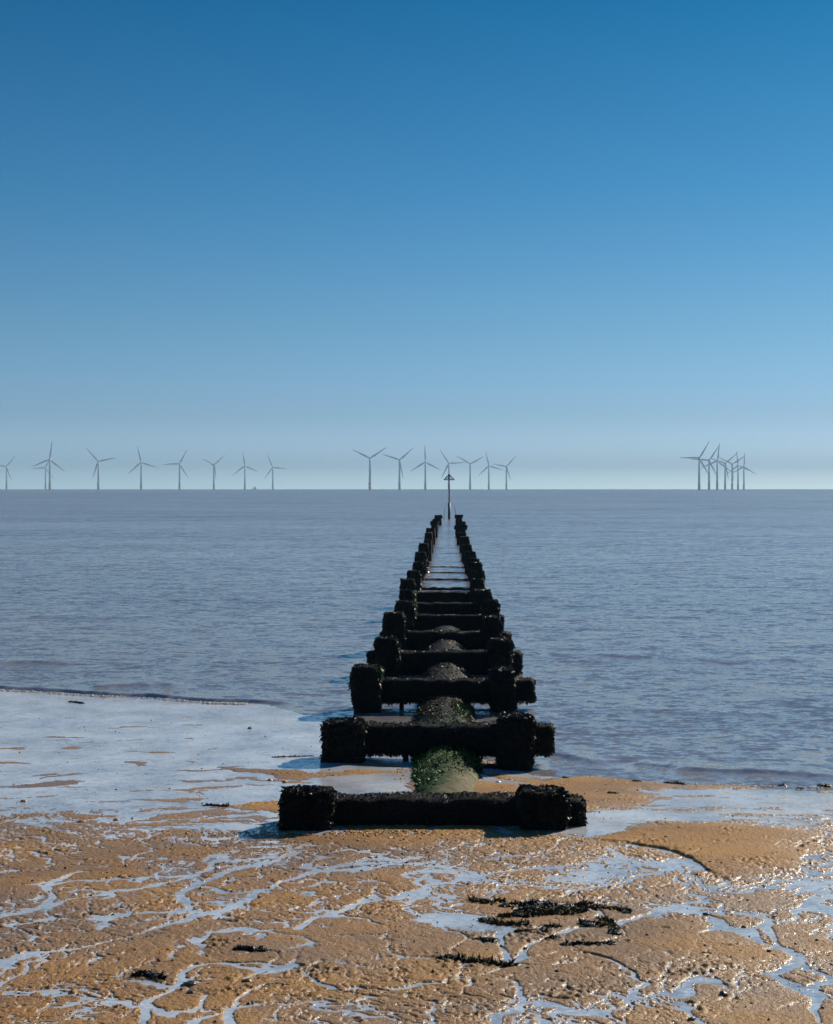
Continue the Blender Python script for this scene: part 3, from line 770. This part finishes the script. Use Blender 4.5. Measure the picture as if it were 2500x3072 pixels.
# ------------------------------------------------------------------ seaweed on the beach
def sand_z(x, y):
    a, b = np.array([float(x)]), np.array([float(y)])
    return float((base_z(a, b) + np.maximum(sand_rel(a, b, np.array([0.0])), -0.001))[0])
def lump(cx, cy, cz, rx, ry, rz, rs, seed, n=14):
    co = []; m = 8
    for i in range(m):
        ph = -0.35 + (math.pi / 2 + 0.35) * i / (m - 1)
        for k in range(n):
            a = 2 * math.pi * k / n
            v = Vector((math.cos(ph) * math.cos(a) * rx, math.cos(ph) * math.sin(a) * ry, math.sin(ph) * rz))
            f = 1 + 0.35 * mnoise.noise(Vector((v.x / rx * 1.6 + seed, v.y / ry * 1.6, v.z / rz * 1.6)))
            co.append((cx + v.x * f, cy + v.y * f, cz + v.z * f))
    fa = [(k * n + j, k * n + (j + 1) % n, (k + 1) * n + (j + 1) % n, (k + 1) * n + j) for k in range(m - 1) for j in range(n)]
    return np.array(co), np.array(fa)
def weed_patch(name, label, cat, strands, mat, seed, dens=1.0, tall=0.05, lump_h=0.018, group=None):
    """strands: px polylines with half width px; draped clump of fronds on the sand"""
    rs = np.random.default_rng(seed)
    P0 = zfix(*strands[0][0][0]); z0 = P0[2]
    root = empty(name, (P0[0], P0[1], z0)); tag(root, label, cat, group)
    LP, LD, LL, LW, bodies = [], [], [], [], []
    for pts, hwpx, dn in strands:
        W3 = [zfix(*p) for p in pts]
        for (ax, ay, az), (bx_, by_, bz_) in zip(W3[:-1], W3[1:]):
            ln = math.hypot(bx_ - ax, by_ - ay)
            n = max(8, int(ln * 1500 * dens * dn))
            hw_ = hwpx * ay / F_PX
            t = rs.random(n)
            x = ax + (bx_ - ax) * t + rs.normal(size=n) * hw_ * 0.5
            y = ay + (by_ - ay) * t + rs.normal(size=n) * hw_ * 0.9
            z = base_z(x, y) + np.maximum(sand_rel(x, y, np.zeros(n)), 0)
            LP.append(np.stack([x, y, z], 1))
            D = rs.normal(size=(n, 3)) * np.array([1, 1, 0.5]); D[:, 2] = np.abs(D[:, 2]) * 0.7 + 0.12
            LD.append(D); LL.append(tall * (0.2 + 0.6 * rs.random(n) + (rs.random(n) > .93) * .4)); LW.append(0.003 + rs.random(n) * 0.005)
            nb = max(1, int(ln / 0.025 * dn))
            for q in range(nb):
                tq = (q + rs.random()) / nb
                lx, ly = ax + (bx_ - ax) * tq + rs.normal() * hw_ * .3, ay + (by_ - ay) * tq + rs.normal() * hw_ * .4
                s_ = 0.5 + rs.random()
                bodies.append(lump(lx - P0[0], ly - P0[1], sand_z(lx, ly) - z0, 0.035 * s_, 0.022 * s_, lump_h * 0.45 * s_, rs, q * 3.3 + seed, 12))
    c2, f2_ = leaves(np.vstack(LP) - np.array([[P0[0], P0[1], z0]]), np.vstack(LD), np.concatenate(LL), np.concatenate(LW), rs)
    bc_, bf_ = join(bodies); bt = np.vstack([bf_[:, [0, 1, 2]], bf_[:, [0, 2, 3]]])
    cc, ff = join([(c2, f2_), (bc_, bt)])
    fm = np_mesh('fronds', cc, ff)
    fm.materials.append(mat); fm.materials.append(M['weed'])
    fm.polygons.foreach_set('material_index', np.where(np.arange(len(fm.polygons)) < len(f2_), 0, 1).astype(np.int32))
    link('fronds', fm, None, root)
    return root
weed_patch('seaweed_clump', 'largest and densest tangle of dark olive seaweed in the right foreground', 'seaweed', [
    ([(1600, 2724), (1680, 2731), (1740, 2738)], 14, 1.5), ([(1560, 2740), (1640, 2742), (1720, 2744)], 12, 1.6),
    ([(1500, 2752), (1560, 2750), (1640, 2746)], 9, 1.4), ([(1550, 2734), (1620, 2735)], 10, 1), ([(1640, 2708), (1660, 2720)], 8, .9),
    ([(1740, 2738), (1790, 2724), (1870, 2732), (1885, 2742)], 9, 1.0), ([(1700, 2722), (1750, 2717), (1790, 2722)], 8, .9)], M['wrack'], 31, 1.2, 0.042)
weed_patch('seaweed_clump', 'dark tapering seaweed strand touching the upper left edge of the largest tangle', 'seaweed', [
    ([(1520, 2722), (1570, 2716), (1612, 2712)], 7, 1.4)], M['wrack'], 131)
weed_patch('seaweed_clump', 'bushy seaweed tail hanging down right of the largest tangle', 'seaweed', [
    ([(1740, 2775), (1800, 2778), (1840, 2785), (1846, 2805)], 10, 1.0), ([(1800, 2758), (1830, 2768), (1840, 2785)], 10, .7)], M['wrack'], 132, 1.3, .042)
weed_patch('seaweed_clump', 'thin line of seaweed just below left of the largest tangle', 'seaweed', [
    ([(1440, 2762), (1500, 2772), (1580, 2776)], 7, .9)], M['wrack'], 133)
weed_patch('seaweed_clump', 'sparse low seaweed line on the small bank below the largest tangle', 'seaweed', [
    ([(1550, 2796), (1640, 2798)], 4, .7)], M['wrack'], 134, 1, .03)
weed_patch('seaweed_clump', 'few upright olive tufts between the largest tangle and the sprig in the pool', 'seaweed', [
    ([(1640, 2787), (1680, 2782)], 5, .7)], M['wrack'], 135)
weed_patch('seaweed_clump', 'thin dark strand of seaweed just above left of the largest tangle', 'seaweed', [
    ([(1410, 2702), (1440, 2706), (1470, 2710), (1515, 2706)], 6, .9)], M['wrack'], 32)
weed_patch('seaweed_clump', 'long black seaweed strand ending in a bushy tuft, below the largest tangle', 'seaweed', [
    ([(1335, 2880), (1380, 2882), (1425, 2886)], 6, 1.6), ([(1440, 2888), (1490, 2897), (1540, 2898)], 8, 1.1)], M['wrack'], 33, 1.0, .05, .022)
weed_patch('seaweed_clump', 'short straight line of seaweed tufts below right of the largest tangle', 'seaweed', [
    ([(1700, 2838), (1760, 2838), (1840, 2836)], 5, .9)], M['wrack'], 34, 1.0, .035, .012)
weed_patch('seaweed_clump', 'small flat seaweed scrap beside the wide stream left of the largest tangle', 'seaweed', [
    ([(1425, 2820), (1460, 2822), (1480, 2828)], 5, 1.2)], M['weed'], 35, 1.0, .03)
weed_patch('seaweed_clump', 'small upright seaweed sprig in the pool below the largest tangle', 'seaweed', [
    ([(1645, 2818), (1675, 2820)], 4, 1.4)], M['wrack'], 36, 1.0, .045)
weed_patch('seaweed_clump', 'black seaweed heap with an upturned frond in the left centre foreground', 'seaweed', [
    ([(710, 2853), (735, 2851), (765, 2854)], 4, 1.2), ([(765, 2854), (800, 2858)], 2, .7)], M['weed'], 37, 1.0, .05, .025)
weed_patch('seaweed_clump', 'spiky black seaweed trailing along the bank of the lower left stream', 'seaweed', [
    ([(405, 2930), (430, 2926), (460, 2932), (490, 2942)], 4, 1.0)], M['weed'], 38, 1.0, .05, .022)
weed_patch('seaweed_clump', 'dark seaweed scrap at the top left of the sand bank beside the nearest frame', 'seaweed', [
    ([(615, 2416), (650, 2417), (685, 2420)], 4, 1.0)], M['weed'], 39, 1.0, .04, .015)
weed_patch('seaweed_clump', 'low seaweed line at the left foot of the second nearest frame', 'seaweed', [
    ([(820, 2272), (870, 2270), (930, 2268)], 4, .5)], M['wrack'], 40, .6, .03, .012)
weed_patch('seaweed_clump', 'seaweed scrap in the shallow water at far left behind the wave line', 'seaweed', [
    ([(212, 2106), (232, 2108), (250, 2111)], 3, .8)], M['weed'], 41, .5, .05, .03)
weed_patch('seaweed_clump', 'dark rounded seaweed heap at the right edge of the waterline', 'seaweed', [
    ([(2458, 2362), (2478, 2362), (2490, 2364)], 6, 1.5)], M['weed'], 42, 1, .06, .055)
weed_patch('seaweed_clump', 'small black seaweed scrap on the waterline left of the rounded heap', 'seaweed', [
    ([(2340, 2360), (2355, 2360)], 5, 1.4)], M['weed'], 43, 1, .05, .035)
weed_patch('seaweed_clump', 'brown and black seaweed where the dry bank meets the water', 'seaweed', [
    ([(2000, 2351), (2020, 2351), (2048, 2353)], 4, 1.2)], M['weed'], 44, 1, .05, .03)
for k, (pts, lab) in enumerate([
    ([(1900, 2348), (1922, 2348)], 'green sea lettuce scrap at the water edge of the dry bank'),
    ([(2395, 2366), (2408, 2367)], 'green sea lettuce scrap between two black scraps on the right waterline'),
    ([(1825, 2384), (1852, 2385)], 'green seaweed scrap in the middle of the dry bank'),
    ([(1690, 2333), (1702, 2334)], 'tiny green seaweed scrap on the waterline behind the nearest frame')]):
    weed_patch('sea_lettuce', lab, 'seaweed', [(pts, 3, 1.2)], M['lettuce'], 60 + k, 1, .03, .012)
# brown weed hanging under the second beam, right of the pipe
weed_patch('seaweed_clump', 'brown weed bunch between the pipe and the right post of the second frame', 'seaweed', [
    ([(1460, 2300), (1490, 2304)], 9, 1.5)], M['wrack'], 71, 1, .08, .05)

# ------------------------------------------------------------------ stones
def stone(px, py, size, mat, label, seed, cat='stone', flat=0.6, name='stone', group=None):
    x, y, z = zfix(px, py)
    zz_ = sand_z(x, y)
    rs = np.random.default_rng(seed)
    c, f = lump(0, 0, 0, size, size * 0.8, size * flat, rs, seed * 1.7, 16)
    o = solid(name, [(c, f)], mat, None, True); o.location = (x, y, zz_ + size * 0.05)
    tag(o, label, cat, group); return o
stone(1140 / 1, 2955 - 0, 0.001, M['stone'], 'x', 1) if False else None
stone(570, 2957, .033, M['stone'], 'smooth black oval stone beside the bend of the lower left stream', 2, flat=.45)
stone(572, 2984, .022, M['stone'], 'small dark stone just below the black oval stone', 3)
stone(742, 2948, .024, M['stone'], 'flat dark stone on the sand right of the black oval stone', 4, flat=.4)
stone(2170, 2988, .020, M['stone'], 'round reddish dark stone on bare sand in the lower right', 5, flat=.8)
stone(2075, 3064, .017, M['stone'], 'small dark stone near the bottom edge right of centre', 6, flat=.8)
stone(2308, 2858, .014, M['stone'], 'small black stone in the stream at the right', 7, flat=.8)
stone(2232, 2782, .013, M['stone'], 'small black stone right of the largest seaweed tangle', 8)
stone(1690, 2946, .016, M['stone'], 'dark pebble on the sand below the row of seaweed tufts', 9)
stone(1672, 2918, .014, M['stone'], 'tiny dark pebble above another dark pebble in the lower centre right', 10)
stone(750, 2186, .028, M['stone'], 'round dark stone in the shallow water left of the third frame', 11, flat=.7)
stone(2120, 2744, .022, M['stone'], 'elongated dark stone on the stream bank right of the largest tangle', 12, flat=.4)
stone(2045, 2745, .022, M['flint'], 'flat pale brown stone in the water right of the largest tangle', 13, flat=.35)
stone(652, 2608, .019, M['shell'], 'white shell lying by the stream left of centre', 14, cat='shell', name='shell', flat=.7)
stone(245, 2466, .028, M['flint'], 'orange pebble in the wet sand at the left', 15)
stone(350, 2461, .026, M['flint'], 'bright orange pebble left of the dark seaweed scrap', 16)
stone(70, 2488, .024, M['shell'], 'pale flat pebble near the left edge', 17, flat=.3)
stone(1650 / 1, 2347, .001, M['flint'], 'x', 18) if False else None
stone(71, 2405, .028, M['flint'], 'small brown pebble near the left edge above the pale one', 19)
stone(224, 2687, .015, M['shell'], 'tiny white shell bit by the stream at left', 20, cat='shell', name='shell')
stone(1495, 2347, .025, M['shell'], 'pale pebble on the dry bank beside the pipe', 21)
stone(811, 2342, .026, M['flint'], 'orange pebble on the small sand bank left of the pipe', 22)
stone(855, 2347, .026, M['flint'], 'second orange pebble on the small sand bank left of the pipe, nearer the frame', 23)
stone(1192, 2496, .022, M['flint'], 'bright orange pebble in front of the nearest beam', 24)
# shingle: a strip of uncountable grit in front of the nearest frame and grit strewn over the beach
rs = np.random.default_rng(9)
def grit(name, label, mat, pts, smin, smax):
    parts = []
    base = np.array([[1, 0, 0], [0, 1, 0], [-1, 0, 0], [0, -1, 0], [0, 0, 1], [0, 0, -1]], float)
    tri = np.array([[0, 1, 4], [1, 2, 4], [2, 3, 4], [3, 0, 4], [1, 0, 5], [2, 1, 5], [3, 2, 5], [0, 3, 5]])
    pts = np.array(pts); x, y = pts[:, 0], pts[:, 1]
    z = base_z(x, y) + np.maximum(sand_rel(x, y, np.zeros(len(x))), 0)
    n = len(x)
    sz = smin + (smax - smin) * rs.random(n) ** 2.5
    an = rs.random(n) * 6.28
    V = base[None] * (sz[:, None, None] * (1 + 0.4 * rs.normal(size=(n, 6, 1)))) * np.array([1, .8, .55])
    c_, s_ = np.cos(an)[:, None], np.sin(an)[:, None]
    vx = V[..., 0] * c_ - V[..., 1] * s_; vy = V[..., 0] * s_ + V[..., 1] * c_
    co = np.stack([vx + x[:, None], vy + y[:, None], V[..., 2] + z[:, None] + sz[:, None] * .3], -1).reshape(-1, 3)
    fa = (np.arange(n)[:, None, None] * 6 + tri[None]).reshape(-1, 3)
    o = link(name, np_mesh(name, co, fa), mat); tag(o, label, 'shingle', kind='stuff'); return o
def strip(n, x0, x1, y0, y1):
    out = []
    for _ in range(n):
        px = x0 + (x1 - x0) * rs.random(); py = y0 + (y1 - y0) * rs.random()
        X_, Y_, _z = zfix(px, py); out.append((X_, Y_))
    return out
grit('orange_shingle', 'orange shell grit in a line in front of the nearest frame', M['flint'],
     strip(420, 560, 1300, 2494, 2510) + strip(120, 900, 1800, 2505, 2530) + strip(90, 1100, 1900, 2530, 2600) + strip(40, 1180, 1215, 2290, 2345), .004, .016)
grit('dark_grit', 'dark grit scattered over the wet sand', M['stone'],
     strip(1000, 0, 2500, 2440, 3072) + strip(260, 300, 1300, 2500, 2640) + strip(110, 0, 1000, 2150, 2450) + strip(60, 1400, 2400, 2350, 2460), .003, .013)
grit('pale_grit', 'pale broken shell scattered over the wet sand', M['shell'],
     strip(230, 0, 2500, 2440, 3072) + strip(60, 600, 1900, 2490, 2560), .002, .009)

def froth(label, pts, n, spread, smin, smax, dz):
    P = [gp(*p) for p in pts]; parts = []
    base = np.array([[1, 0, 0], [0, 1, 0], [-1, 0, 0], [0, -1, 0], [0, 0, 1], [0, 0, -1]], float)
    tri = np.array([[0, 1, 4], [1, 2, 4], [2, 3, 4], [3, 0, 4], [1, 0, 5], [2, 1, 5], [3, 2, 5], [0, 3, 5]])
    k = rs.integers(0, len(P) - 1, n); t = rs.random(n); A = np.array(P)
    x = A[k, 0] * (1 - t) + A[k + 1, 0] * t; y = A[k, 1] * (1 - t) + A[k + 1, 1] * t
    keep = perlin(x * 2.2, y * 0.3, 95) + 0.3 * rs.normal(size=n) > 0.0; x, y = x[keep], y[keep]; n = len(x)
    y = y + 0.10 * perlin(x * 0.8, y * 0.1, 64) * -1 + rs.normal(size=n) * spread
    sz = smin + (smax - smin) * rs.random(n) ** 3
    V = base[None] * (sz[:, None, None] * (1 + 0.4 * rs.normal(size=(n, 6, 1)))) * np.array([2.2, 1, .5])
    co = V + np.stack([x, y, np.maximum(base_z(x, y), 0) + dz], 1)[:, None, :]
    o = link('foam', np_mesh('foam', co.reshape(-1, 3), (np.arange(n)[:, None, None] * 6 + tri[None]).reshape(-1, 3)), M['foam'])
    tag(o, label, 'foam', kind='stuff')
froth('thin broken froth along the small wave running in at the left', [(-150, 2060), (0, 2072), (200, 2084), (400, 2094), (620, 2110), (740, 2114)], 2600, .035, .004, .014, .012)
froth('thin froth at the edge of the sea on the right', [(1640, 2338), (1800, 2343), (2050, 2350), (2300, 2360), (2560, 2370)], 1500, .02, .003, .009, .004)

# ------------------------------------------------------------------ haze
hz = NM('sea_haze'); hz.t.nodes.remove(hz.b)
pv = hz.n('ShaderNodeVolumePrincipled'); hz.l(pv.outputs[0], hz.out.inputs['Volume'])
pv.inputs['Color'].default_value = (0.46, 0.76, 1.0, 1); pv.inputs['Density'].default_value = 2.1e-4; pv.inputs['Anisotropy'].default_value = 0.0
o = solid('haze', [box((0, 3400, 54.5), (7100, 3700, 58.5))], hz.m); tag(o, 'thin sea haze over the water and turbines', 'haze', kind='stuff')

scene.cycles.max_bounces = 6
scene.cycles.volume_bounces = 0
scene.cycles.use_denoising = True
